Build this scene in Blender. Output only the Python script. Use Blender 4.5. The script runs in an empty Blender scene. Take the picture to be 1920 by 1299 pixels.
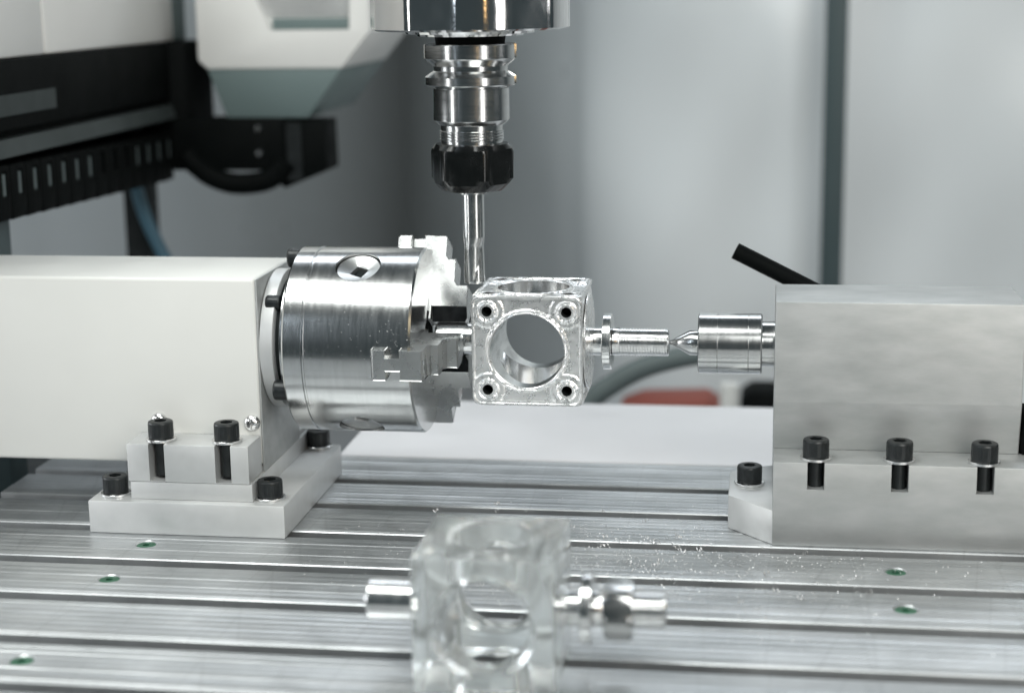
import bpy, bmesh, math, random
from mathutils import Vector, Matrix
random.seed(7)
SC = bpy.context.scene
COL = SC.collection
S = 0.001                      # everything below is written in millimetres
R = math.radians
PI = math.pi

# ------------------------------------------------------------------ camera
cam_d = bpy.data.cameras.new("camera"); cam = bpy.data.objects.new("camera", cam_d); COL.objects.link(cam)
SC.camera = cam
yaw, pitch, roll = R(8.6225), R(12.0422), R(-0.82765)
fwd = Vector((-math.sin(yaw) * math.cos(pitch), math.cos(yaw) * math.cos(pitch), -math.sin(pitch)))
rgt = Vector((math.cos(yaw), math.sin(yaw), 0)); dwn = fwd.cross(rgt)
cr, sr = math.cos(roll), math.sin(roll)
r2 = rgt * cr - dwn * sr; d2 = rgt * sr + dwn * cr
M = Matrix((( r2.x, -d2.x, -fwd.x, 101.6 * S), (r2.y, -d2.y, -fwd.y, -710.0 * S), (r2.z, -d2.z, -fwd.z, 150.8 * S), (0, 0, 0, 1)))
cam.matrix_world = M
cam_d.sensor_width = 36; cam_d.lens = 60.12
cam_d.clip_start = 0.02; cam_d.clip_end = 50
cam_d.dof.use_dof = True; cam_d.dof.focus_distance = 0.713; cam_d.dof.aperture_fstop = 6.2

# ------------------------------------------------------------------ world, lamps, exposure
w = bpy.data.worlds.new("World"); SC.world = w; w.use_nodes = True
w.node_tree.nodes["Background"].inputs[0].default_value = (0.66, 0.86, 0.92, 1)
w.node_tree.nodes["Background"].inputs[1].default_value = 0.07
SC.view_settings.view_transform = 'Standard'; SC.view_settings.look = 'None'
SC.view_settings.exposure = 0.0; SC.view_settings.gamma = 1.0

def area(name, loc, target, sx, sy, power, col=(1, 1, 1)):
    l = bpy.data.lights.new(name, 'AREA'); l.shape = 'RECTANGLE'; l.size = sx * S; l.size_y = sy * S
    l.energy = power; l.color = col
    o = bpy.data.objects.new(name, l); COL.objects.link(o); o.location = Vector(loc) * S
    o.rotation_euler = (Vector(target) - Vector(loc)).to_track_quat('-Z', 'Y').to_euler()
    return o
area("ceiling_lamp", (-350, -340, 950), (-40, 0, 0), 1000, 330, 10, (0.975, 1.0, 0.97))
area("front_softbox", (500, -1150, 750), (0, 0, -20), 700, 450, 9.2, (0.98, 1.0, 0.97))
area("rear_lamp", (-100, 520, 700), (0, 0, -60), 1200, 160, 3.2, (0.88, 0.94, 1.0))
area("left_window", (-1150, -120, 60), (-20, 0, 60), 420, 800, 6, (0.95, 0.98, 1.0))
area("left_strip", (-850, -720, 60), (-20, 0, 60), 60, 700, 1.2, (1.0, 1.0, 1.0))
area("right_strip", (760, -800, 60), (-20, 0, 60), 170, 700, 1.8, (1.0, 0.98, 0.95))
for a_, w_, e_, c_ in ((-62, 70, .7, (1, 1, 1)), (-38, 40, .5, (.8, .9, 1)), (17, 36, .45, (1, .62, .25)), (30, 60, .7, (1, 1, 1)), (64, 45, .2, (1, .8, .5)), (82, 120, .8, (1, 1, 1))):
    t_ = R(10 + a_)       # added slim vertical lamps, unseen, to put streaks in the spindle nose
    area("nose_streak_lamp", (-22 + 1000 * math.sin(t_), -1000 * math.cos(t_), 390), (-22, 0, 200), w_, 520, e_, c_)

# ------------------------------------------------------------------ materials
def newmat(name):
    m = bpy.data.materials.new(name); m.use_nodes = True
    return m, m.node_tree, m.node_tree.nodes["Principled BSDF"]
def noise(nt, scale, stretch=(1, 1, 1), detail=4, rough=0.55):
    tc = nt.nodes.new("ShaderNodeTexCoord"); mp = nt.nodes.new("ShaderNodeMapping")
    mp.inputs['Scale'].default_value = stretch
    n = nt.nodes.new("ShaderNodeTexNoise"); n.inputs['Scale'].default_value = scale
    n.inputs['Detail'].default_value = detail; n.inputs['Roughness'].default_value = rough
    nt.links.new(tc.outputs['Object'], mp.inputs[0]); nt.links.new(mp.outputs[0], n.inputs['Vector'])
    return n.outputs['Fac']
def mapr(nt, src, a, b, f0=0.3, f1=0.7):
    n = nt.nodes.new("ShaderNodeMapRange"); nt.links.new(src, n.inputs[0])
    n.inputs[1].default_value = f0; n.inputs[2].default_value = f1
    n.inputs[3].default_value = a; n.inputs[4].default_value = b
    return n.outputs[0]
def ramp2(nt, src, c0, c1, f0=0.3, f1=0.7):
    n = nt.nodes.new("ShaderNodeValToRGB"); nt.links.new(src, n.inputs[0])
    n.color_ramp.elements[0].position = f0; n.color_ramp.elements[1].position = f1
    n.color_ramp.elements[0].color = (*c0, 1); n.color_ramp.elements[1].color = (*c1, 1)
    return n.outputs[0]
def bump(nt, p, src, strength, dist):
    b = nt.nodes.new("ShaderNodeBump"); b.inputs['Strength'].default_value = strength; b.inputs['Distance'].default_value = dist
    nt.links.new(src, b.inputs['Height']); nt.links.new(b.outputs[0], p.inputs['Normal'])
def metal(name, c0, c1, r0, r1, metallic=1.0, scale=60, stretch=(1, 1, 1), bstr=0.0, bscale=400, bstretch=(1, 1, 1), bd=0.0003):
    m, nt, p = newmat(name)
    n = noise(nt, scale, stretch)
    nt.links.new(ramp2(nt, n, c0, c1), p.inputs['Base Color'])
    nt.links.new(mapr(nt, noise(nt, scale * 1.7, stretch), r0, r1), p.inputs['Roughness'])
    p.inputs['Metallic'].default_value = metallic
    if bstr: bump(nt, p, noise(nt, bscale, bstretch, 3), bstr, bd)
    return m
def g(v, t=0.0): return (v * (1 - t), v, v * (1 - t * 0.2))

MT = {}
MT['table'] = metal('table_aluminium', (.47, .49, .50), (.64, .655, .665), .36, .50, .9, 18, (1, 3, 1), .25, 300, (.05, 1, 1), .0006)
def scratch(m):
    nt = m.node_tree; p = nt.nodes['Principled BSDF']
    old = p.inputs['Base Color'].links[0].from_socket
    tc = nt.nodes.new('ShaderNodeTexCoord'); mp = nt.nodes.new('ShaderNodeMapping'); mp.inputs['Scale'].default_value = (1, .12, 1); mp.inputs['Rotation'].default_value = (0, 0, .5)
    v = nt.nodes.new('ShaderNodeTexVoronoi'); v.feature = 'DISTANCE_TO_EDGE'; v.inputs['Scale'].default_value = 34
    nt.links.new(tc.outputs['Object'], mp.inputs[0]); nt.links.new(mp.outputs[0], v.inputs['Vector'])
    k = mapr(nt, v.outputs['Distance'], .90, 1.0, 0.0, .012)
    st = mapr(nt, noise(nt, 9, (1, 1, 1), 6, .7), .82, 1.04, .38, .62)
    mu = nt.nodes.new('ShaderNodeMath'); mu.operation = 'MULTIPLY'; nt.links.new(k, mu.inputs[0]); nt.links.new(st, mu.inputs[1])
    mx = nt.nodes.new('ShaderNodeVectorMath'); mx.operation = 'SCALE'
    nt.links.new(old, mx.inputs[0]); nt.links.new(mu.outputs[0], mx.inputs['Scale']); nt.links.new(mx.outputs[0], p.inputs['Base Color'])
scratch(MT['table'])
MT['cast'] = metal('milled_aluminium', g(.55, .02), g(.70, .01), .42, .58, .62, 30, (1, 1, 1), .2, 900, (1, 1, 1), .0002)
MT['tail'] = metal('tailstock_aluminium', g(.41, .035), g(.50, .02), .50, .60, .68, 90, (.5, 1, 1.5), .16, 1900, (.15, 1, 1), .0002)
MT['chuck'] = metal('turned_steel', g(.54, .015), g(.59, .01), .17, .22, 1, 60, (8, 1, 1), .03, 260, (10, .3, .3), .0001)
MT['chuckface'] = metal('ground_steel', g(.50, .02), g(.62, .01), .30, .42, 1, 60, (1, 1, 1), .1, 700)
MT['jaw'] = metal('jaw_steel', g(.50, .025), g(.62, .01), .22, .34, 1, 70, (1, 1, 1), .12, 300, (1, .3, 1), .0002)
MT['jaw_shade'] = metal('jaw_shade_steel', (.005, .006, .007), (.02, .022, .024), .6, .8, 0, 250)
MT['jaw_shade'].node_tree.nodes['Principled BSDF'].inputs['Specular IOR Level'].default_value = .1
MT['work'] = metal('milled_block_aluminium', g(.84, .01), g(.95, .0), .20, .40, .85, 160, (1, 1, 1), .35, 380, (1, 1, 1), .0005)
MT['bore'] = metal('bored_aluminium', g(.80, .01), g(.92, .0), .14, .24, 1, 90, (1, 1, .1), .2, 160, (1, 1, .05), .0003)
MT['ribbed'] = metal('side_milled_aluminium', g(.82, .015), g(.94, .0), .22, .38, .6, 160, (1, 1, .05), .4, 170, (1, 1, .03), .0008)
def clear(name, col, rough0, rough1, trans, bs, bscale, stretch, ior=1.47, metallic=0.0):
    m, nt, p = newmat(name)
    p.inputs['Base Color'].default_value = (*col, 1); p.inputs['Transmission Weight'].default_value = trans
    p.inputs['IOR'].default_value = ior; p.inputs['Metallic'].default_value = metallic
    nt.links.new(mapr(nt, noise(nt, 120, stretch), rough0, rough1), p.inputs['Roughness'])
    bump(nt, p, noise(nt, bscale, stretch, 3), bs, .0008)
    return m
MT['clear'] = clear('clear_milled_acrylic', (.93, .96, .955), .07, .20, .92, .16, 150, (1, 1, .04))
MT['frost'] = clear('frosted_milled_acrylic', (.93, .95, .94), .02, .13, .90, .35, 300, (1, 1, 1))
MT['shaft'] = metal('turned_aluminium', g(.78, .01), g(.90, .0), .14, .24, 1, 60, (12, 1, 1), .1, 150, (12, 1, 1), .0002)
MT['holder'] = metal('holder_steel', g(.50, .02), g(.56, .01), .17, .23, 1, 40, (1, 1, 14), .06, 120, (1, 1, 14), .0002)
MT['chrome'] = metal('spindle_chrome', g(.70, .0), g(.76, .0), .05, .10, 1, 60, (1, 1, 1), .10, 120, (1, 1, 1), .0003)
MT['bolt'] = metal('black_oxide_bolt', (.010, .012, .013), (.022, .026, .027), .30, .45, .3, 200)
MT['nut'] = metal('black_oxide_nut', (.004, .005, .005), (.009, .010, .010), .18, .28, .2, 100)
MT['black'] = metal('black_plastic', (.002, .003, .003), (.004, .005, .005), .6, .75, 0, 60)
MT['swarf'] = metal('swarf_aluminium', g(.45), g(.75), .3, .5, .7, 300)
MT['silver'] = metal('zinc_screw', g(.68), g(.80), .18, .28, 1, 200)
MT['carbide'] = metal('end_mill_carbide', g(.55, .02), g(.62, .02), .20, .28, 1, 120)
MT['green'] = metal('green_reflection_screw', (.02, .10, .05), (.06, .2, .12), .35, .5, .5, 500)  # green lamp reflection put into the screw colour
MT['dark'] = metal('cavity_shade_dark_metal', (.012, .015, .016), (.03, .034, .035), .4, .6, .5, 100)
MT['beam'] = metal('black_anodised_beam', (.002, .003, .003), (.005, .006, .006), .65, .8, .2, 20)
MT['dim'] = metal('dim_grey_strip', (.022, .03, .03), (.04, .05, .05), .55, .7, .2, 20)
MT['rail'] = metal('blue_grey_rail_steel', (.12, .16, .17), (.2, .25, .26), .3, .45, .7, 20)
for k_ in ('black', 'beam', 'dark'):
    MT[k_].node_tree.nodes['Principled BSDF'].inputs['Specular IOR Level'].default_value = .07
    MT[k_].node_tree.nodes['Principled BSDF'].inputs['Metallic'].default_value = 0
def paint(name, col, rough, var=.06, scale=12, bs=.05):
    m, nt, p = newmat(name)
    c0 = tuple(c * (1 - var) for c in col)
    nt.links.new(ramp2(nt, noise(nt, scale), c0, col), p.inputs['Base Color'])
    nt.links.new(mapr(nt, noise(nt, scale * 3), rough - .05, rough + .08), p.inputs['Roughness'])
    bump(nt, p, noise(nt, 1400, (1, 1, 1), 2), bs, .0002)
    return m
MT['white'] = paint('white_powder_coat', (.71, .715, .69), .38)
MT['plate'] = paint('pale_cover_paint', (.78, .78, .80), .40)
MT['head'] = paint('head_cover_paint', (.76, .76, .74), .40)
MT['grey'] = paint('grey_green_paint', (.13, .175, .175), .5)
MT['wall'] = paint('wall_sheet_paint', (.65, .685, .70), .32, .05, 3)
MT['wall2'] = paint('grey_wall_sheet', (.24, .275, .29), .45, .08, 3)
MT['post'] = paint('dark_post_paint', (.05, .075, .08), .45)
MT['hose'] = paint('grey_hose_rubber', (.09, .115, .115), .6)
MT['blue'] = paint('blue_cable_sheath', (.06, .15, .21), .4)
MT['red'] = paint('red_card', (.26, .06, .04), .6)
MT['orange'] = paint('orange_card', (.45, .17, .04), .6)
MT['bed'] = paint('dark_bed_paint', (.02, .024, .026), .5)
MT['bench'] = paint('grey_bench_paint', (.35, .36, .37), .5)

# ------------------------------------------------------------------ builders
def root(name, loc, label, cat, group=None):
    o = bpy.data.objects.new(name, None); COL.objects.link(o); o.location = Vector(loc) * S
    o.empty_display_size = .01
    o['label'] = label; o['category'] = cat
    if group: o['group'] = group
    return o
def abs_origin(p):
    v = Vector((0, 0, 0))
    while p is not None:
        v += p.location; p = p.parent
    return v
def link(name, bm, mat, parent=None, smooth=35, label=None, cat=None, kind=None, group=None):
    """link a bmesh (in millimetres, world placed) as one object whose origin is its own centre"""
    me = bpy.data.meshes.new(name)
    bmesh.ops.recalc_face_normals(bm, faces=bm.faces[:])
    bm.to_mesh(me); bm.free()
    return link_me(name, me, mat, parent, smooth, label, cat, kind, group)
def link_me(name, me, mat, parent=None, smooth=35, label=None, cat=None, kind=None, group=None):
    xs = [v.co for v in me.vertices]
    c = Vector([(min(v[i] for v in xs) + max(v[i] for v in xs)) / 2 for i in range(3)])
    me.transform(Matrix.Scale(S, 4) @ Matrix.Translation(-c))
    me.materials.clear(); me.materials.append(MT[mat])
    if smooth:
        for p in me.polygons: p.use_smooth = True
        me.set_sharp_from_angle(angle=R(smooth))
    o = bpy.data.objects.new(name, me); COL.objects.link(o)
    o.parent = parent; o.location = c * S - abs_origin(parent)
    if label: o['label'] = label
    if cat: o['category'] = cat
    if kind: o['kind'] = kind
    if group: o['group'] = group
    return o
def BM(): return bmesh.new()
def box(bm, x0, x1, y0, y1, z0, z1, bev=0.0, seg=2):
    r = bmesh.ops.create_cube(bm, size=1.0)
    vs = r['verts']
    bmesh.ops.scale(bm, vec=(x1 - x0, y1 - y0, z1 - z0), verts=vs)
    bmesh.ops.translate(bm, vec=((x0 + x1) / 2, (y0 + y1) / 2, (z0 + z1) / 2), verts=vs)
    if bev:
        es = list({e for v in vs for e in v.link_edges})
        bmesh.ops.bevel(bm, geom=es, offset=bev, segments=seg, affect='EDGES', profile=0.5)
    return bm
AX = {'x': (Vector((0, 1, 0)), Vector((0, 0, 1)), Vector((1, 0, 0))),
      'y': (Vector((0, 0, 1)), Vector((1, 0, 0)), Vector((0, 1, 0))),
      'z': (Vector((1, 0, 0)), Vector((0, 1, 0)), Vector((0, 0, 1)))}
def frame(axis):
    if isinstance(axis, str): return AX[axis]
    a = Vector(axis).normalized(); u = a.orthogonal().normalized(); return (u, a.cross(u), a)
def lathe(bm, prof, axis='z', c=(0, 0, 0), seg=48, rf=None, cap=True, a0=0.0):
    """prof: list of (t along axis, radius); rf(theta, t, r) may change the radius"""
    u, v, a = frame(axis); c = Vector(c); rings = []
    for t, r in prof:
        ring = []
        for i in range(seg):
            th = a0 + 2 * PI * i / seg
            rr = rf(th, t, r) if rf else r
            ring.append(bm.verts.new(c + a * t + u * (rr * math.cos(th)) + v * (rr * math.sin(th))))
        rings.append(ring)
    for A, B in zip(rings, rings[1:]):
        for i in range(seg):
            bm.faces.new((A[i], A[(i + 1) % seg], B[(i + 1) % seg], B[i]))
    if cap:
        bm.faces.new(rings[0]); bm.faces.new(rings[-1])
    return bm
def prism(bm, poly, axis, t0, t1, bev=0.0):
    """poly in the two axes other than `axis` (cyclic order), extruded from t0 to t1"""
    def P(p, t):
        if axis == 'x': return (t, p[0], p[1])
        if axis == 'y': return (p[0], t, p[1])
        return (p[0], p[1], t)
    A = [bm.verts.new(P(p, t0)) for p in poly]; B = [bm.verts.new(P(p, t1)) for p in poly]
    n = len(poly); fs = [bm.faces.new(A), bm.faces.new(B)]
    for i in range(n): fs.append(bm.faces.new((A[i], A[(i + 1) % n], B[(i + 1) % n], B[i])))
    if bev:
        es = list({e for f in fs for e in f.edges})
        bmesh.ops.bevel(bm, geom=es, offset=bev, segments=2, affect='EDGES', profile=0.5)
    return bm
def tube(bm, pts, r, seg=12):
    pts = [Vector(p) for p in pts]; rings = []
    up = None
    for i, p in enumerate(pts):
        d = (pts[min(i + 1, len(pts) - 1)] - pts[max(i - 1, 0)]).normalized()
        if up is None: up = d.orthogonal().normalized()
        up = (up - d * up.dot(d)).normalized(); v = d.cross(up)
        rings.append([bm.verts.new(p + up * (r * math.cos(2 * PI * k / seg)) + v * (r * math.sin(2 * PI * k / seg))) for k in range(seg)])
    for A, B in zip(rings, rings[1:]):
        for k in range(seg): bm.faces.new((A[k], A[(k + 1) % seg], B[(k + 1) % seg], B[k]))
    bm.faces.new(rings[0]); bm.faces.new(rings[-1])
    return bm
def curve(pts, n=10):
    """catmull-rom through points"""
    P = [Vector(p) for p in pts]; P = [P[0] * 2 - P[1]] + P + [P[-1] * 2 - P[-2]]; out = []
    for i in range(1, len(P) - 2):
        for k in range(n):
            t = k / n; a, b, c, d = P[i - 1:i + 3]
            out.append(.5 * ((2 * b) + (c - a) * t + (2 * a - 5 * b + 4 * c - d) * t * t + (3 * b - a - 3 * c + d) * t ** 3))
    out.append(P[-2]); return out
def cut(bm, cutters, union=()):
    """bm minus every cutter (closed bmeshes), exact boolean; returns a new bmesh"""
    def tmp(b):
        bmesh.ops.recalc_face_normals(b, faces=b.faces[:])
        me = bpy.data.meshes.new('tmp'); b.to_mesh(me); b.free()
        o = bpy.data.objects.new('tmp', me); COL.objects.link(o); return o
    base = tmp(bm); others = []
    for op, lst in (('UNION', union), ('DIFFERENCE', cutters)):
        for c in lst:
            o = tmp(c); others.append(o)
            m = base.modifiers.new('b', 'BOOLEAN'); m.operation = op; m.object = o; m.solver = 'EXACT'
    dg = bpy.context.evaluated_depsgraph_get(); dg.update()
    me = bpy.data.meshes.new_from_object(base.evaluated_get(dg))
    out = BM(); out.from_mesh(me)
    for o in [base] + others:
        d = o.data; bpy.data.objects.remove(o); bpy.data.meshes.remove(d)
    bpy.data.meshes.remove(me)
    return out
def cyl(axis, c, t0, t1, r, seg=40, r1=None):
    return lathe(BM(), [(t0, r), (t1, r if r1 is None else r1)], axis, c, seg)
def bolt(parent, c, axis=(0, 0, 1), r=5.3, h=7.2, washer=True, label=None, shank=None):
    """socket head cap screw: knurled head with hexagon recess, washer and shank"""
    c = Vector(c); a = Vector(axis).normalized()
    kn = lambda th, t, rr: rr - (.12 if (int(th / (2 * PI) * 72) % 2) and .8 < t < h - 1.2 and rr > r * .9 else 0)
    b = lathe(BM(), [(0, r * .96), (.4, r), (h * .22, r), (h * .24, r), (h * .8, r), (h * .82, r), (h - .9, r), (h - .25, r * .95), (h, r * .86)], a, c, 72, kn)
    hx = lathe(BM(), [(h - 3.6, r * .53), (h + 1, r * .53)], a, c, 6)
    b = cut(b, [hx])
    if shank: lathe(b, [(-shank, r * .56), (-.05, r * .56)], a, c, 20)
    o = link('socket_bolt', b, 'bolt', parent, 30, label)
    if washer:
        wv = lathe(BM(), [(-1.3, r * .6), (-1.3, r * 1.16), (-1.15, r * 1.2), (-.25, r * 1.2), (-.08, r * 1.16), (-.08, r * .6)], a, c, 40, cap=False)
        link('washer', wv, 'silver', o, 30)
    return o

# ================================================================== the setting
TZ = -75.0
def sheet(name, prof, mat, z0=-600, z1=900, n=60, wave=0.0):
    """upright bent sheet: prof lists (x, y) along the plan, slightly buckled, 12 mm thick"""
    bm = BM(); cols = []
    def wv(x, z): return wave * (math.sin(x / 34 + 1.1 + z / 70) + .9 * math.sin(z / 41 + x / 60) + .35 * math.sin(x / 19 - z / 29 + 2))
    for (x, y) in prof:
        cols.append([bm.verts.new((x, y + wv(x, z0 + (z1 - z0) * k / n), z0 + (z1 - z0) * k / n)) for k in range(n + 1)])
    back = [[bm.verts.new((v.co.x, v.co.y + 12, v.co.z)) for v in c] for c in cols]
    for L_ in (cols, back):
        for A, B in zip(L_, L_[1:]):
            for k in range(n): bm.faces.new((A[k], A[k + 1], B[k + 1], B[k]))
    for e in (0, -1):
        for k in range(n): bm.faces.new((cols[e][k], cols[e][k + 1], back[e][k + 1], back[e][k]))
    return link(name, bm, mat, None, 60, kind='structure')
bend = [(60 - 130 * math.sin(R(a)), 700 + 130 * (1 - math.cos(R(a)))) for a in range(0, 73, 4)]
bx_, by_ = bend[-1]; q = R(70)
left = [(bx_ - math.cos(q) * t, by_ + math.sin(q) * t) for t in (30, 60, 90, 120, 160, 200, 260, 320, 400, 500, 600, 700, 850, 1000, 1250, 1500)]
sheet('wall', (bend + left)[::-1] + [(60 + i * 10, 700) for i in range(1, 145)], 'wall', n=150, wave=3.6)
link('light_block_wall', box(BM(), -452, -440, 150, 2200, -600, 900), 'wall', None, 0, kind='structure')  # panel added to keep the left window's light off the back wall
link('bench', box(BM(), -1400, 1300, 192, 2300, -262, -250), 'bench', None, 0, kind='structure')

# ------------------------------------------------------------------ slotted table
tbl = root('slotted_table', (80, -100, TZ - 40), 'silver aluminium machine table with long parallel T-slots and ribbed rails', 'machine table')
TX0, TX1 = -244.5, 440.0
F = [84, 39.0, 0.5, -40.3, -82.0, -123.0, -165.0, -206.0, -247.0, -288.0, -329.0]
SW = 7.8
holes = {2: [(-151, -65.3 + 0.0), (153, -65)], 3: [(-150.6, -105.5), (153.8, -105.7)], 5: [(-149.8, -188.2)]}
hole_at = [(-151, -63.5), (153, -64.7), (-150.6, -105.5), (153.8, -105.7), (-149.8, -188.0)]
rg = random.Random(3)
for i in range(1, len(F) - 0):
    y0 = F[i]; y1 = (F[i - 1] - SW) if i > 1 else 76.0
    wd = y1 - y0; n = 7; c = .5
    top = [(y0, TZ - 4.2), (y0, TZ - c), (y0 + c, TZ)]
    for k in range(n):
        ya = y0 + c + .3 + k * (wd - 2 * c - .6) / n; yb = ya + (wd - 2 * c - .6) / n
        gd = rg.choice((.14, .19, .26))
        top += [(ya + .2, TZ), (ya + .75, TZ - gd), (ya + 1.5, TZ - gd), (ya + 2.05, TZ)]
    top += [(y1 - c, TZ), (y1, TZ - c), (y1, TZ - 4.2), (y1 - 4.5, TZ - 4.2), (y1 - 4.5, TZ - 14), (y0 + 4.5, TZ - 14), (y0 + 4.5, TZ - 4.2)]
    bm = prism(BM(), top, 'x', TX0, TX1)
    hs = [h for h in hole_at if y0 < h[1] < y1]
    if hs:
        bm = cut(bm, [lathe(BM(), [(TZ - 3.2, 2.9), (TZ - 1.6, 2.9), (TZ - .0, 4.7), (TZ + 1, 4.7)], 'z', (hx, hy, 0), 32) for hx, hy in hs])
    rail = link('table_rail', bm, 'table', tbl, 20)
    for hx, hy in hs:
        b = lathe(BM(), [(TZ - 3.15, 2.85), (TZ - 1.5, 2.85), (TZ - .5, 4.0), (TZ - .4, 3.8)], 'z', (hx, hy, 0), 24)
        b = cut(b, [lathe(BM(), [(TZ - 2.4, 1.6), (TZ + 1, 1.6)], 'z', (hx, hy, 0), 6)])
        link('hole_screw', b, 'green', rail, 30)
link('table_bed', box(BM(), TX0 + .5, TX1 - .5, -329, 75.6, TZ - 40, TZ - 14.05), 'table', tbl, 0)

cp = root('cover_plate', (160, 130, TZ - 60), 'flat pale painted plate lying just behind the slotted table', 'cover plate')
link('top_sheet', box(BM(), -104, 440, 76.6, 190, TZ - 3.5, TZ + .6, .5), 'plate', cp)
link('skirt', box(BM(), -103, 439, 78, 188, TZ - 175, TZ - 3.6), 'plate', cp, 0)
mb = root('steel_plinth', (-260, 60, TZ - 175), 'dark steel plinth below the left end of the slotted table', 'plinth')
link('frame_block', box(BM(), -700, 439, -340, 77.5, TZ - 175, TZ - 40.1), 'bed', mb, 0)
link('frame_shelf', box(BM(), -700, -245.5, -340, 191, TZ - 39.9, TZ - 22, 1), 'bed', mb, 0)
link('frame_back', box(BM(), -700, -104.5, 78.5, 191, TZ - 175, TZ - 41), 'bed', mb, 0)
link('guide_rail', box(BM(), -235, -106, 84, 118, TZ - 40.5, TZ - 8, 2), 'rail', mb)

# ------------------------------------------------------------------ headstock (left)
hs_ = root('rotary_headstock', (-140, 0, TZ), 'white boxed rotary headstock on stepped aluminium foot at the left of the table', 'headstock')
link('housing', box(BM(), -260, -110.2, -29.4, 27.6, -50, 30.9, 1.6, 3), 'white', hs_)
# bearing block closing the right end of the housing
bb = prism(BM(), [(-29, -36.6), (29, -36.6), (29, 12), (24, 29.5), (-24, 29.5), (-29.0, 24)], 'x', -112, -110.0)
link('end_face', box(BM(), -110.15, -109.4, -28.9, 27.1, -52.9, 30.4, .2), 'tail', hs_)
mountb = box(BM(), -163.3, -110.4, -48, 46, -53, -36.6, .5)
link('clamp_block', cut(mountb, [box(BM(), x - 3.4, x + 3.4, -60, -33.0, -52.6, -30) for x in (-150.3, -121.5)] + [box(BM(), -170, -105, -29.6, 60, -50.2, -30)]), 'cast', hs_, 30)
link('riser_block', box(BM(), -162.6, -109.4, -47.7, 45, -60.7, -53.05, .4), 'cast', hs_)
base = prism(BM(), [(-180.4, -51.6), (-94.9, -51.6), (-94.9, 46), (-180.4, 46)], 'z', TZ + .05, -60.75, .7)
link('base_plate', base, 'cast', hs_)
for bx in (-150.3, -121.5):
    bolt(hs_, (bx, -41.0, -35.2), shank=16)
for bx, by in ((-171.5, -42.0), (-103.6, -41.4), (-104.2, 40.5)):
    bolt(hs_, (bx, by, -59.4), shank=.5)
for sx, sy_ in ((-155.0, -31.0), (-113.8, -31.0)):
    s = lathe(BM(), [(0, 3.6), (.5, 3.6), (1.4, 3.1), (2.2, 2.0), (2.5, .9)], (0, -1, 0), (sx, -29.4, -31.2), 28)
    s = cut(s, [box(BM(), sx - 2.2, sx + 2.2, -33, -31, -31.6, -30.8), box(BM(), sx - .4, sx + .4, -33, -31, -33.4, -29)])
    link('cover_screw', s, 'silver', hs_)

# ------------------------------------------------------------------ chuck
ch = root('three_jaw_chuck', (-70, 0, 0), 'shiny three-jaw steel chuck gripping the shaft of the milled cube', 'chuck')
link('spindle_flange', lathe(BM(), [(-109.3, 29.4), (-108.8, 30.2), (-103.6, 30.2), (-103.2, 29.6), (-103.2, 24)], 'x', (0, 0, 0), 96), 'cast', ch)
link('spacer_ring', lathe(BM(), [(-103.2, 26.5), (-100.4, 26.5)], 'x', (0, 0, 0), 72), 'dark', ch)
link('adapter_plate', lathe(BM(), [(-100.4, 31), (-100.1, 31.5), (-97.2, 31.5), (-97.1, 31)], 'x', (0, 0, 0), 72), 'chuck', ch)
body = lathe(BM(), [(-97, 34), (-97, 39.2), (-96.2, 40), (-88.7, 40), (-88.3, 39.4), (-87.7, 39.4), (-87.3, 40), (-43.3, 40), (-42.4, 39.2), (-42.4, 30)], 'x', (0, 0, 0), 256)
KS = [62, -58, 182]     # key sockets, degrees above the direction facing the viewer
JA = [-2, 118, -122]    # jaws
def rad(deg): return Vector((0, -math.cos(R(deg)), math.sin(R(deg))))
cuts = [lathe(BM(), [(28, 9.6), (42, 9.6)], rad(k), (-68, 0, 0), 64) for k in KS]
cuts.append(cyl('x', (0, 0, 0), -60, -40, 10))
def rotbox(deg, x0, x1, t0, t1, r0, r1, bev=0):
    """box with radial extent r0..r1 along direction deg, tangential t0..t1"""
    b = box(BM(), x0, x1, t0, t1, r0, r1, bev)
    u = rad(deg); t = Vector((1, 0, 0)).cross(u)
    mt = Matrix(((1, 0, 0, 0), (0, t.y, u.y, 0), (0, t.z, u.z, 0), (0, 0, 0, 1)))
    b.transform(mt); return b
for j in JA:
    cuts.append(rotbox(j, -58.0, -40, -6.6, 6.6, 6, 50))
link('body', cut(body, cuts), 'chuck', ch, 25)
for k in KS:
    def sqf(th, t, r): return r / max(abs(math.cos(th - .3)), abs(math.sin(th - .3))) if r < 4 else r
    u = rad(k)
    d = lathe(BM(), [(30, 9.3), (36.4, 9.3), (38.0, 9.2), (38.1, 8.9), (36.6, 4.6), (36.4, 2.95), (36.1, 2.85), (31.3, 2.85)], u, (-68, 0, 0), 96, sqf, False, .3)
    so = link('key_socket', d, 'chuckface', ch, 30)
    link('socket_shade_plug', lathe(BM(), [(30, 2.8), (34.2, 2.8)], u, (-68, 0, 0), 96, sqf, True, .3), 'dark', so)  # dark plug stands in for the shade inside the socket hole
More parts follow.
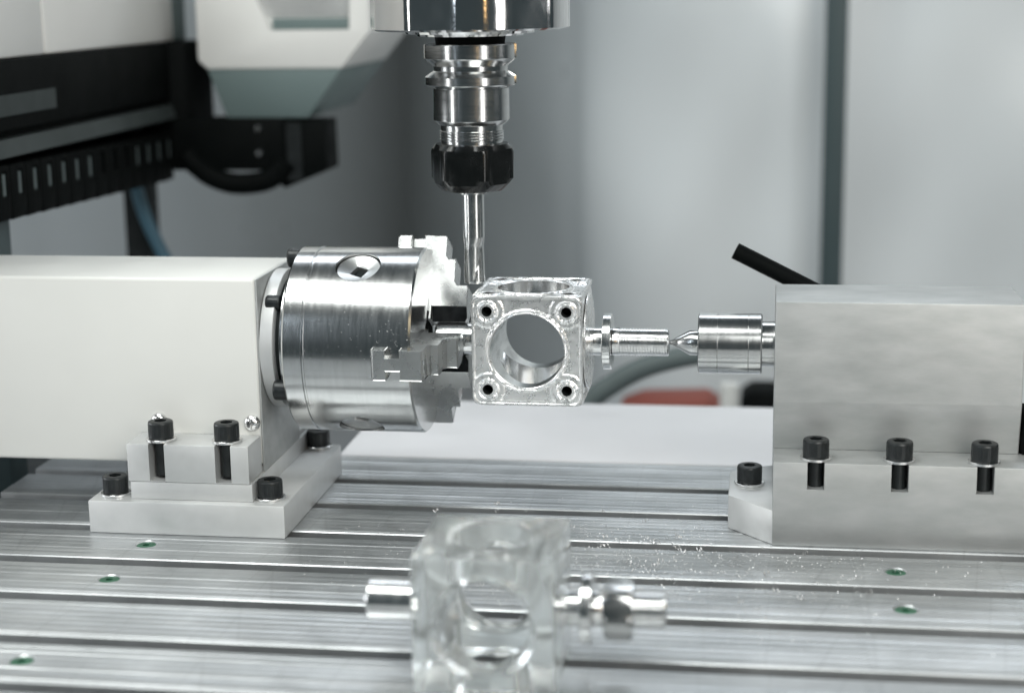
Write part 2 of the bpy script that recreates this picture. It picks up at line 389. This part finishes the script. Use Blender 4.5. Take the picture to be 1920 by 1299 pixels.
# jaws: stepped profile in (x, radius), T-slotted sides
for j in JA:
    prof = [(-57.6, 11), (-57.6, 44.6), (-56.9, 45.2), (-36.6, 45.2), (-36.0, 44.6), (-36.0, 36.2), (-34.9, 34.6), (-31.8, 34.6), (-31.6, 33.8), (-31.6, 24.6), (-30.4, 22.8), (-26.0, 22.8), (-25.6, 22.0), (-25.6, 9.0), (-26.6, 7.4), (-42, 7.4), (-42, 11)]
    b = prism(BM(), prof, 'y', -6.3, 6.3)      # poly = (x, z) extruded along y
    b2 = cut(b, [box(BM(), -51.8, -45.7, 2.4, 9, 0, 60), box(BM(), -51.8, -45.7, -9, -3.0, 0, 60)]
             + [prism(BM(), [(sg * 1.6, 6.9), (sg * 8, 6.9), (sg * 8, 15.0), (sg * 6.3, 13.4)], 'x', -41.0, -20) for sg in (-1, 1)])
    u = rad(j); t = Vector((1, 0, 0)).cross(u)
    b2.transform(Matrix(((1, 0, 0, 0), (0, t.y, u.y, 0), (0, t.z, u.z, 0), (0, 0, 0, 1))))
    bmesh.ops.bevel(b2, geom=[e for e in b2.edges if len(e.link_faces) == 2 and e.calc_face_angle(0) > .6], offset=.22, segments=1, affect='EDGES')
    jo = link('jaw', b2, 'jaw', ch, 25)
    jo.data.materials.append(MT['jaw_shade'])
    for p_ in jo.data.polygons:       # dark the jaws mirror in each other, put into the flank colour
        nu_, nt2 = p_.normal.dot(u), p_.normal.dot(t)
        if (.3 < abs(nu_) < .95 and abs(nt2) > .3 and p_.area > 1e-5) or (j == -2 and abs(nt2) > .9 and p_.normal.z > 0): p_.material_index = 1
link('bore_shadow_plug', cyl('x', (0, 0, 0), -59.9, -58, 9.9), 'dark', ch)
for a_, rr, xx in ((90, 35.2, -97.2), (42, 29.0, -101.5), (-29, 34.0, -97.2)):
    p = rad(a_) * rr + Vector((xx, 0, 0))
    bolt(ch, p, (-1, 0, 0), 4.3 if rr > 30 else 3.2, 6.0, False)

# ------------------------------------------------------------------ aluminium cube on a shaft (built once, copied once)
def face_relief(u_ax, v_ax, n_ax, c, half, rb, hole_r, hd, depth=1.0, seed=0):
    """milled face: polar grid from the bore to the rounded square outline, pockets sunk between ring, rim and corner bosses"""
    bm = BM(); NA, NR = 256, 34
    u_ax, v_ax, n_ax, c = Vector(u_ax), Vector(v_ax), Vector(n_ax), Vector(c)
    rc = 4.0
    def sq(th):
        cx, sy = math.cos(th), math.sin(th)
        lo, hi = 0, half * 1.5
        for _ in range(24):
            m = (lo + hi) / 2; x, y = abs(m * cx), abs(m * sy)
            qx, qy = max(x - half + rc, 0), max(y - half + rc, 0)
            ins = x <= half and y <= half and qx * qx + qy * qy <= rc * rc
            if ins: lo = m
            else: hi = m
        return lo
    def sdf(x, y):
        x, y = abs(x), abs(y)
        qx, qy = x - half + rc, y - half + rc
        return rc - (math.hypot(max(qx, 0), max(qy, 0)) + min(max(qx, qy), 0))   # distance inside
    def ss(a, b, x):
        t = min(max((x - a) / (b - a), 0), 1); return t * t * (3 - 2 * t)
    def h(x, y):
        r = math.hypot(x, y); de = sdf(x, y)
        dh = math.hypot(abs(x) - hd, abs(y) - hd)
        ring = 1 - ss(rb + 1.5, rb + 2.2, r)
        rim = 1 - ss(.9, 1.5, de)
        boss = 1 - ss(4.4, 5.0, dh)
        boss2 = (1 - ss(6.6, 7.2, dh)) * .55
        a = max(ring, rim, boss, boss2)
        gr = .35 * max(0, 1 - abs(dh - 3.5) / .45)          # groove round each screw hole
        gr += .25 * max(0, 1 - abs(r - rb - .85) / .35)
        return -depth * (1 - a) - gr
    rows = []
    for i in range(NA):
        th = 2 * PI * i / NA; ro = sq(th); row = []
        for k in range(NR + 1):
            f = k / NR; r = rb + (ro - rb) * f
            x, y = r * math.cos(th), r * math.sin(th)
            z = h(x, y)
            if k == 0: z -= .25
            if k == NR: z -= .3
            row.append(bm.verts.new(c + u_ax * x + v_ax * y + n_ax * z))
        rows.append(row)
    skin = []
    for i in range(NA):
        A, B = rows[i], rows[(i + 1) % NA]
        for k in range(NR):
            bm.faces.new((A[k], A[k + 1], B[k + 1], B[k]))
    # open the screw holes
    dele = []
    for f in bm.faces:
        q = f.calc_center_median() - c; x, y = q.dot(u_ax), q.dot(v_ax)
        if math.hypot(abs(x) - hd, abs(y) - hd) < hole_r: dele.append(f)
    bmesh.ops.delete(bm, geom=dele, context='FACES')
    # close it into a plate: flat copy underneath, walls along every open edge
    bmesh.ops.delete(bm, geom=[v for v in bm.verts if not v.link_faces], context='VERTS')
    top_f = bm.faces[:]; bnd = [e for e in bm.edges if len(e.link_faces) == 1]
    mp = {}
    for v in bm.verts[:]:
        q = (v.co - c).dot(n_ax); mp[v] = bm.verts.new(v.co - n_ax * (q + depth + .9))
    for f in top_f: bm.faces.new([mp[v] for v in reversed(f.verts)])
    for e in bnd: bm.faces.new((e.verts[0], e.verts[1], mp[e.verts[1]], mp[e.verts[0]]))
    return bm
H = 23.25; RB = 15.6
def make_block(loc, label, with_nut, rv=15.2):
    plain = with_nut
    rt = root('shafted_cube', loc, label, 'machined part')
    L = Vector(loc)
    dep = 1.3
    def W(b): b.transform(Matrix.Translation(L)); return b
    b = box(BM(), -H + .45, H - .45, -H + 1.5, H - .3, -H + 1.5, H - 1.5)
    if plain:
        b.free(); b = box(BM(), -H, H, -H, H, -H, H)
    bmesh.ops.bevel(b, geom=b.edges[:], offset=3.2 if not plain else 1.0, segments=4, affect='EDGES', profile=.5)
    cutters = [cyl('y', (0, 0, 0), -40, 40, RB, 96), cyl('z', (0, 0, 0), -40, 40, rv, 96)]
    if plain: cutters += [lathe(BM(), [(-H - 1, RB + 3.2), (-H + 1.6, RB - .4)], 'y', (0, 0, 0), 96)]
    for sx in (-1, 1) if not plain else ():
        for sz in (-1, 1):
            cutters.append(cyl('y', (sx * 16.6, 0, sz * 16.6), -40, -12, 2.35, 24))
            cutters.append(cyl('z', (sx * 16.6, sz * 16.6, 0), 16, 40, 2.35, 24))
    shells = []
    for nm, args, hf in (('front_face', ((1, 0, 0), (0, 0, 1), (0, -1, 0), (0, -H, 0)), H), ('top_face', ((1, 0, 0), (0, 1, 0), (0, 0, 1), (0, 0, H)), H - .3), ('bottom_face', ((1, 0, 0), (0, -1, 0), (0, 0, -1), (0, 0, -H)), H - .35)) if not plain else ():
        shells.append(face_relief(*args, hf, (RB if nm == 'front_face' else rv) + .03, 2.5, 16.6))
    body = link('cube_body', W(cut(b, cutters, shells)), 'clear' if plain else 'work', rt, 28)
    if not plain:
        body.data.materials.append(MT['bore'])
        for p_ in body.data.polygons:     # the bored surfaces are smoother than the milled faces
            c_ = p_.center / S + body.location / S
            if abs(math.hypot(c_.x, c_.z) - RB) < .12 and abs(p_.normal.y) < .1 or abs(math.hypot(c_.x, c_.y) - rv) < .12 and abs(p_.normal.z) < .1: p_.material_index = 1
    for nm, ax, f in (('y', 'y', lambda sx, s2: (sx * 16.6, 0, s2 * 16.6)), ('z', 'z', lambda sx, s2: (sx * 16.6, s2 * 16.6, 0))):
        for sx in (-1, 1) if not plain else ():
            for s2 in (-1, 1):
                c = Vector(f(sx, s2))
                if ax == 'y':
                    rr = lathe(BM(), [(-H - .04, 2.2), (-H - .04, 3.1), (-H + 1.6, 3.3)], 'y', c, 28, cap=False)
                    hh = lathe(BM(), [(-H + 9, 2.1), (-H + .35, 2.25)], 'y', c, 20, cap=False)
                    pl = lathe(BM(), [(-H + 8.9, 2.3), (-H + 9.4, 2.3)], 'y', c, 20)
                else:
                    rr = lathe(BM(), [(H + .04, 2.2), (H + .04, 3.1), (H - 1.6, 3.3)], 'z', c, 28, cap=False)
                    hh = lathe(BM(), [(H - 7, 2.1), (H - .35, 2.25)], 'z', c, 20, cap=False)
                    pl = lathe(BM(), [(H - 7.2, 2.3), (H - 6.9, 2.3)], 'z', c, 20)
                ring = link('hole_rim', W(rr), 'work', rt, 30)
                for e in (hh,): link('hole_shade_lining', W(e), 'dark', ring, 30)  # dark lining and bottom stand in for shade down the hole
                link('hole_shade_bottom', W(pl), 'dark', ring, 30)
    # side faces: round boss rings the shafts sit on
    link('side_flange', W(lathe(BM(), [(H + .02, 20.5), (H + .5, 20.5), (H + .9, 20.0), (H + .9, 5)] if not plain else [(H + .02, 7.4), (H + .9, 7.4), (H + 1.0, 5)], 'x', (0, 0, 0), 64)), 'work' if not plain else 'shaft', rt)
    link('left_shaft' if False else 'gripped_shaft', W(lathe(BM(), [(-H + .2, 7.4), (-H - 1.0, 7.3), (-H - 1.2, 7.0), (-H - 18.4, 7.0), (-H - 19.2, 6.2)], 'x', (0, 0, 0), 64)), 'shaft', rt)
    link('neck_shaft', W(lathe(BM(), [(H + .8, 6.0), (H + 6.6, 6.0)], 'x', (0, 0, -.1), 48)), 'shaft', rt)
    link('collar_disc', W(lathe(BM(), [(H + 6.6, 11.5), (H + 6.9, 12.0), (H + 9.9, 12.0), (H + 10.3, 11.5)], 'x', (0, 0, 0), 64)), 'shaft', rt)
    th = [(H + 10.3, 5.4), (H + 10.6, 6.0), (H + 13.5, 6.0)]
    x = H + 13.6
    while x < H + 33.2:
        th += [(x, 6.05), (x + .35, 5.7), (x + .6, 5.7), (x + .95, 6.05)]; x += 1.2
    th += [(H + 33.6, 6.0), (H + 34.4, 5.4)]
    link('threaded_shaft', W(lathe(BM(), th, 'x', (0, 0, 0), 56)), 'shaft', rt, 40)
    if with_nut:
        a0 = R(8)
        def nf(t, tt, r):
            k = ((t - a0) % (PI / 3)) - PI / 6
            return min(9.0 / math.cos(k), r)
        nt_ = lathe(BM(), [(H + 14.0, 6.1), (H + 14.0, 9.0), (H + 15.3, 10.5), (H + 22.2, 10.5), (H + 23.5, 9.0), (H + 23.5, 6.1)], 'x', (0, 0, 0), 96, nf, False)
        link('hexagon_nut', W(nt_), 'holder', rt, 25)
    return rt
make_block((3.6, 0, .6), 'shiny milled cube with a round bore and corner screw holes, held between chuck and centre', False)
make_block((13.4, -178, -51.7), 'blurred clear acrylic cube loose on the table in front, hex nut on its shaft', True, 13.2)

# ------------------------------------------------------------------ tailstock (right)
tsr = root('tailstock', (150, 0, TZ), 'grey aluminium tailstock block with three black bolts along its front ledge', 'tailstock')
TXa, TXb = 105.4, 204.0
link('upper_body', prism(BM(), [(-20, -19.1), (-17, -40), (25, -40), (21.5, 22.4), (-20.0, 22.4)], 'x', TXa, TXb, .6), 'tail', tsr)
low = prism(BM(), [(-38, TZ + .05), (38, TZ + .05), (38, -39.95), (-38, -39.95)], 'x', TXa + .1, TXb + 22, .35)
low = cut(low, [box(BM(), x - 3.4, x + 3.4, -50, -25, -51, -30) for x in (122.5, 155.6, 188.8)])
link('base_block', low, 'tail', tsr, 30)
fl = prism(BM(), [(TXa + .2, -37.6), (TXa + .2, 30), (88.2, 17.5), (87.2, 16.5), (87.2, -17.6)], 'z', TZ + .05, -60.4, .5)
link('foot_flange', fl, 'cast', tsr)
for x in (122.5, 155.6, 188.8):
    bolt(tsr, (x, -31.5, -38.6), shank=13)
bolt(tsr, (95.8, -1.0, -59.1), shank=.5)
lv = tube(BM(), [(87.8, 38, 34.0), (91, 38, 32.4), (116, 37, 20), (132, 36, 12)], 3.7, 20)
bmesh.ops.bevel(lv, geom=[e for e in lv.edges if e.calc_face_angle(0) > 1], offset=.9, segments=2, affect='EDGES')
lvo = link('clamp_lever', lv, 'black', tsr)
link('lever_hub', lathe(BM(), [(19, 6), (21, 7.5), (39, 7.5), (41, 6.5)], 'y', (134, 0, 10), 32), 'black', lvo)
link('end_knob', lathe(BM(), [(0, 9), (1.5, 12), (16, 12), (18, 10)], 'x', (204.1, -8, -33), 32), 'black', tsr)
lc = root('live_centre', (88, 0, 0), 'turned steel live centre with pointed cone between tailstock and threaded shaft', 'centre')
link('cone_point', lathe(BM(), [(61.0, .5), (62.2, 1.2), (62.4, 1.0), (70.0, 5.3), (74.2, 5.4)], 'x', (0, 0, .6), 64), 'chuck', lc)
link('bearing_body', lathe(BM(), [(73.6, 11.8), (74.1, 12.9), (81.6, 12.9), (81.75, 12.7), (81.9, 12.9), (94.4, 12.9), (94.55, 12.7), (94.7, 12.9), (99.6, 12.9), (100.2, 12.2)], 'x', (0, 0, .6), 96), 'chuck', lc)
link('quill', lathe(BM(), [(100.1, 9.6), (105.9, 9.6)], 'x', (0, 0, .6), 64), 'chuck', lc)

# ------------------------------------------------------------------ spindle, holder, end mill
SXc = -21.8
spn = root('spindle_nose', (SXc, 0, 131), 'polished chrome spindle nose at the top edge of the picture', 'spindle')
def lob(th, t, r):
    if r < 39: return r
    k = (th + R(12)) % (PI / 3) - PI / 6
    return min(r, 40.3 / math.cos(k)) if abs(k) < R(14) else r
link('nose_ring', lathe(BM(), [(131.6, 28), (131.5, 39.1), (132.3, 41.5), (190, 41.5)], 'z', (SXc, 0, 0), 160, lob), 'chrome', spn, 12)
link('nose_cone', lathe(BM(), [(128.9, 19), (129.1, 22.0), (130.0, 22.4), (130.1, 26.6), (131.5, 27.4)], 'z', (SXc, 0, 0), 72), 'chrome', spn)
link('nose_seal', lathe(BM(), [(125.9, 14.4), (128.8, 14.8)], 'z', (SXc, 0, 0), 48), 'black', spn)
th_ = root('tool_holder', (SXc, 0, 100), 'steel collet tool holder with black nut below the spindle', 'tool holder')
def keyed(th, t, r):
    return r - (3.2 if (abs(((th - R(-8)) % PI) - 0) < R(11) and r > 18.2) else 0)
link('holder_body', lathe(BM(), [(125.85, 13), (125.85, 18.8), (125.4, 19.3), (120.0, 19.3), (119.6, 19.0), (116.8, 15.6), (114.9, 15.4), (112.9, 18.4), (112.4, 19.1), (109.3, 19.1), (108.7, 18.3), (108.6, 15.0), (107.8, 15.0), (107.6, 15.9), (94.6, 15.9), (94.0, 15.4), (92.6, 13.9), (92.4, 13.0), (90, 12.9)], 'z', (SXc, 0, 0), 144, keyed), 'holder', th_, 25)
tp = [(90.2, 12.9)]; z = 90.0
while z > 85.6: tp += [(z, 13.5), (z - .35, 13.5), (z - .6, 12.9), (z - .85, 12.9)]; z -= 1.15
link('holder_thread', lathe(BM(), tp + [(84.8, 12.9)], 'z', (SXc, 0, 0), 72), 'holder', th_, 40)
def hexn(th, t, r):
    k = ((th + R(63)) % (PI / 3)) - PI / 6
    return min(r, 15.6 / math.cos(k))
nb = lathe(BM(), [(64.9, 6.2), (65.0, 12.6), (66.0, 13.9), (68.2, 16.0), (70.2, 17.6), (81.2, 17.8), (82.6, 17.2), (84.6, 15.2), (84.7, 13.6)], 'z', (SXc, 0, 0), 144, hexn)
nu = link('collet_nut', nb, 'nut', th_, 22)
link('collet', lathe(BM(), [(63.6, 4.7), (63.4, 6.0), (65.2, 6.2)], 'z', (SXc, 0, 0), 40), 'holder', th_)
em = root('end_mill', (SXc, 0, 25), 'bright straight end mill pointing down just left of the cube', 'cutter')
link('shank', lathe(BM(), [(45, 4.6), (66, 4.6)], 'z', (SXc, 0, 0), 40), 'carbide', em)
def flute(th, t, r):
    if t > 44.2: return r
    k = (th * 1 - (t - 25) * .07) % PI
    d = abs(k - PI / 2) / (PI / 2)
    f = min(1, max(0, (44.2 - t) / 3))
    return r * (1 - f * (.20 * (1 - d) ** 1.2))
link('flutes', lathe(BM(), [(25.0, 3.6), (25.3, 4.4)] + [(25.8 + i * .6, 4.55) for i in range(31)] + [(45, 4.6)], 'z', (SXc, 0, 0), 48, flute), 'carbide', em, 40)

# ------------------------------------------------------------------ background machine parts
BX = -260
bmn = root('gantry_beam', (BX - 30, 150, 70), 'black gantry beam running away above the white headstock', 'beam')
link('beam_body', box(BM(), BX - 60, BX, -120, 352, 84, 117.5, 1), 'beam', bmn)
link('beam_lip', box(BM(), BX - 60, BX - 6, -120, 352, 69, 83.9, 1), 'beam', bmn)
link('beam_strip', prism(BM(), [(BX - 6, 80), (BX + .5, 80), (BX + 3, 72), (BX - 6, 71)], 'y', -120, 345), 'dim', bmn)
link('beam_label', box(BM(), BX + .05, BX + .6, -40, 128, 91, 101), 'dim', bmn)
cv = root('beam_cover', (BX - 30, 100, 117.6), 'long pale cover sheet sitting on top of the black gantry beam', 'cover')
link('cover_sheet', box(BM(), BX - 50, BX - 2, -120, 124, 117.7, 230, 2), 'head', cv)
link('cover_sheet', box(BM(), BX - 50, BX - 2, 126, 318, 117.7, 230, 2), 'head', cv)
link('cover_gap_shade', box(BM(), BX - 49, BX - 6, 319, 352, 117.7, 230, 1), 'grey', cv)  # grey filler standing for the shade in the gap beside the carriage
cc = root('cable_chain', (BX - 10, 200, 37), 'black plastic cable chain of open links hanging below the gantry beam', 'cable chain')
n_l = 0
y = -36.0
while y < 300:
    za = 68.0 - (y - 58) * .02; zb = 41.2 - (y - 58) * .029
    b = box(BM(), BX - 24, BX - 1, y + .3, y + 17.5, zb, za, 1.0)
    b = cut(b, [box(BM(), BX - 40, BX + 5, y + 9, y + 14.4, za - 15.5, za - 3.2)])
    lk = link('chain_link', b, 'black', cc)
    if 50 < y < 165 or 215 < y < 290: link('crossbar', box(BM(), BX - 6, BX - 1.6, y + 9.6, y + 13.6, za - 15.0, za - 4.5), 'hose', lk)  # highlights on the link bars put into lighter grey pieces
    y += 17.8
loop = []
rm = 16; 
yc, zc = 301, 49
for a_ in range(-80, 61, 20):
    pass
arc = [Vector((BX - 12, 301 + 26 * math.sin(R(a_)), 34 - 14 + 0 + 14 - 14 * math.cos(R(a_)))) for a_ in range(-70, 90, 20)]
link('chain_loop', tube(BM(), curve([(-252, 300, 50), (-246, 300, 43), (-236, 300, 36), (-222, 300, 32), (-206, 300, 33), (-196, 300, 37), (-188, 300, 46)], 5), 6.5), 'black', cc)
link('loop_plate', box(BM(), -262, -190, 298, 318, 40, 72, 2), 'black', cc)
for zz in (66, 51):
    link('loop_screw', lathe(BM(), [(0, 2.4), (1.2, 2.0)], (0, -1, 0), (-205, 297.9, zz), 16), 'silver', cc)
bk = root('chain_bracket', (-178, 310, 50), 'black angled bracket under the white machine head', 'bracket')
link('bracket_body', prism(BM(), [(-192.8, 70), (-164.2, 70), (-163.6, 40), (-190.8, 29), (-196, 34)], 'y', 300, 330, 1), 'black', bk)
link('bracket_strip', box(BM(), -188, -179, 299.2, 299.9, 34, 69), 'bolt', bk)
hd = root('milling_carriage', (-190, 330, 72), 'white machine carriage with sloping grey underside hanging behind the chuck', 'carriage')
hb_ = prism(BM(), [(-241.6, 240), (-241.6, 106.5), (-236, 101.2), (-152.5, 101.2), (-134.5, 122.8), (-134.5, 240)], 'y', 300, 420, 1.2)
hb_ = cut(hb_, [prism(BM(), [(-205, 250), (-203, 141), (-195.5, 124), (-147, 124), (-141, 250)], 'y', 290, 306)])
link('head_cover', hb_, 'head', hd, 30)
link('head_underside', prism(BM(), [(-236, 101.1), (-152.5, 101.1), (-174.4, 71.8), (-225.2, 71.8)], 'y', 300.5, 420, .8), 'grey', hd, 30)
link('recess_ledge', box(BM(), -195, -148, 303, 307, 124.2, 131, .5), 'grey', hd)
link('recess_panel', box(BM(), -203, -142, 305, 307, 132, 239, .5), 'cast', hd)
tag = None
link('blue_cable', tube(BM(), curve([(-290, 300, 60), (-290, 310, 35), (-286, 312, 12), (-277, 314, -12), (-262, 316, -45), (-250, 316, -120), (-250, 316, -249)], 8), 4.2), 'blue', None, label='thin blue cable dropping behind the white headstock', cat='cable')
link('side_post', box(BM(), -306, -290, 330, 350, -250, 60, 1), 'dark', None, label='dark narrow post beside the blue cable behind the headstock', cat='post')
link('side_post', box(BM(), -304, -268, 62, 82, -96.9, 66, 1), 'post', None, label='dark post at the left edge under the cable chain', cat='post')
link('door_post', box(BM(), 143, 160, 640, 655, -250, 700, 1.5), 'post', None, label='dark vertical post in front of the pale wall panel', cat='post')
link('coolant_hose', tube(BM(), curve([(-60, 330, -245), (-30, 325, -140), (-6, 320, -106), (10, 320, -93), (26, 320, -84), (44, 320, -78), (64, 320, -74), (95, 322, -72), (140, 325, -80), (180, 327, -120), (190, 327, -246)], 8), 6.5), 'hose', None, label='grey hose arching behind the cube toward the tailstock', cat='hose')
rb_ = root('red_box', (32, 520, -250), 'blurred red carton on the bench behind the cover plate', 'box')
link('carton', prism(BM(), [(-8, -250), (76, -250), (73, -158), (60, -149), (12, -151), (-4, -157)], 'y', 500, 545, 1), 'red', rb_)
link('carton_label', box(BM(), 44, 58, 499, 499.8, -168, -155), 'orange', rb_)
link('black_case', prism(BM(), [(84, -250), (118, -250), (118, -141), (92, -141), (84, -147)], 'y', 500, 540, 1.5), 'black', None, label='black case standing on the bench left of the tailstock', cat='case')
link('pale_tube', lathe(BM(), [(-250, 7), (-128, 7)], 'z', (77, 470, 0), 24), 'white', None, label='pale upright tube between the red carton and black case', cat='tube')

link('chain_tray', box(BM(), BX - 34, BX - 26, 110, 352, 39, 83.9, .5), 'beam', bmn)
link('end_plate', box(BM(), BX - 20, BX + 10, 300, 352, 60, 117.4, 1), 'beam', bmn)
# ------------------------------------------------------------------ swarf
rnd = random.Random(11)
bm = BM()
def chip(x, y, z, s):
    a = rnd.uniform(0, PI); b = rnd.uniform(-.9, .9)
    u = Vector((math.cos(a), math.sin(a), math.sin(b) * .7)) * s; v = Vector((-math.sin(a), math.cos(a), rnd.uniform(-.5, .5))) * s * rnd.uniform(.3, .7)
    c = Vector((x, y, z + s * .6)); n = Vector((0, 0, s * rnd.uniform(.2, .5)))
    vs = [bm.verts.new(p) for p in (c - u - v * .4, c - v + n * .5, c + u - v * .2, c + u * .4 + v, c - u * .6 + v - n * .4)]
    m = bm.verts.new(c + n)
    for i in range(5): bm.faces.new((vs[i], vs[(i + 1) % 5], m))
slots = [(f - SW, f) for f in F[1:]]
def curl(x, y, z, s):
    a0 = rnd.uniform(0, 6.28); ax = Vector((math.cos(a0), math.sin(a0), rnd.uniform(-.2, .3))); u, v, a = frame(ax)
    n = rnd.randint(8, 18); prev = None
    for k in range(n):
        t = k * .7; p = Vector((x, y, z + s)) + a * (k * s * .22) + (u * math.cos(t) + v * math.sin(t)) * s
        q = p + a * s * .5
        cur = (bm.verts.new(p), bm.verts.new(q))
        if prev: bm.faces.new((prev[0], prev[1], cur[1], cur[0]))
        prev = cur
for i in range(150):
    x = rnd.gauss(50, 55); y = rnd.gauss(-60, 36)
    if -85 < x < 84 and -230 < y < 30 or (x >= 84 and y < -42): curl(x, y, TZ, rnd.choice((.35, .5, .7, .9)))
for i in range(9000):
    x = rnd.gauss(58, 58); y = rnd.gauss(-68, 42)
    if y > 70 or y < -240 or x < -90 or x > 420: continue
    if x > 86 and y > -39: continue
    z = TZ
    if any(a < y < b for a, b in slots): continue
    chip(x, y, z, rnd.choice((.14, .18, .22, .28, .34, .45)))
for i in range(60):
    a_ = rnd.gauss(8, 16); x = rnd.uniform(-88, -44)
    p = rad(a_) * 40.05
    chip(x, p.y - .2, p.z - .1, rnd.choice((.14, .18, .22, .3)) )
for i in range(45):
    x = rnd.gauss(-47, 6); a_ = rnd.gauss(14, 5); p = rad(a_) * 40.1
    if -88 < x < -42.5: chip(x, p.y, p.z - .1, rnd.choice((.12, .16, .3)))
link('metal_chips', bm, 'swarf', None, 0, 'fine aluminium chips scattered over the table and chuck', None, 'stuff')
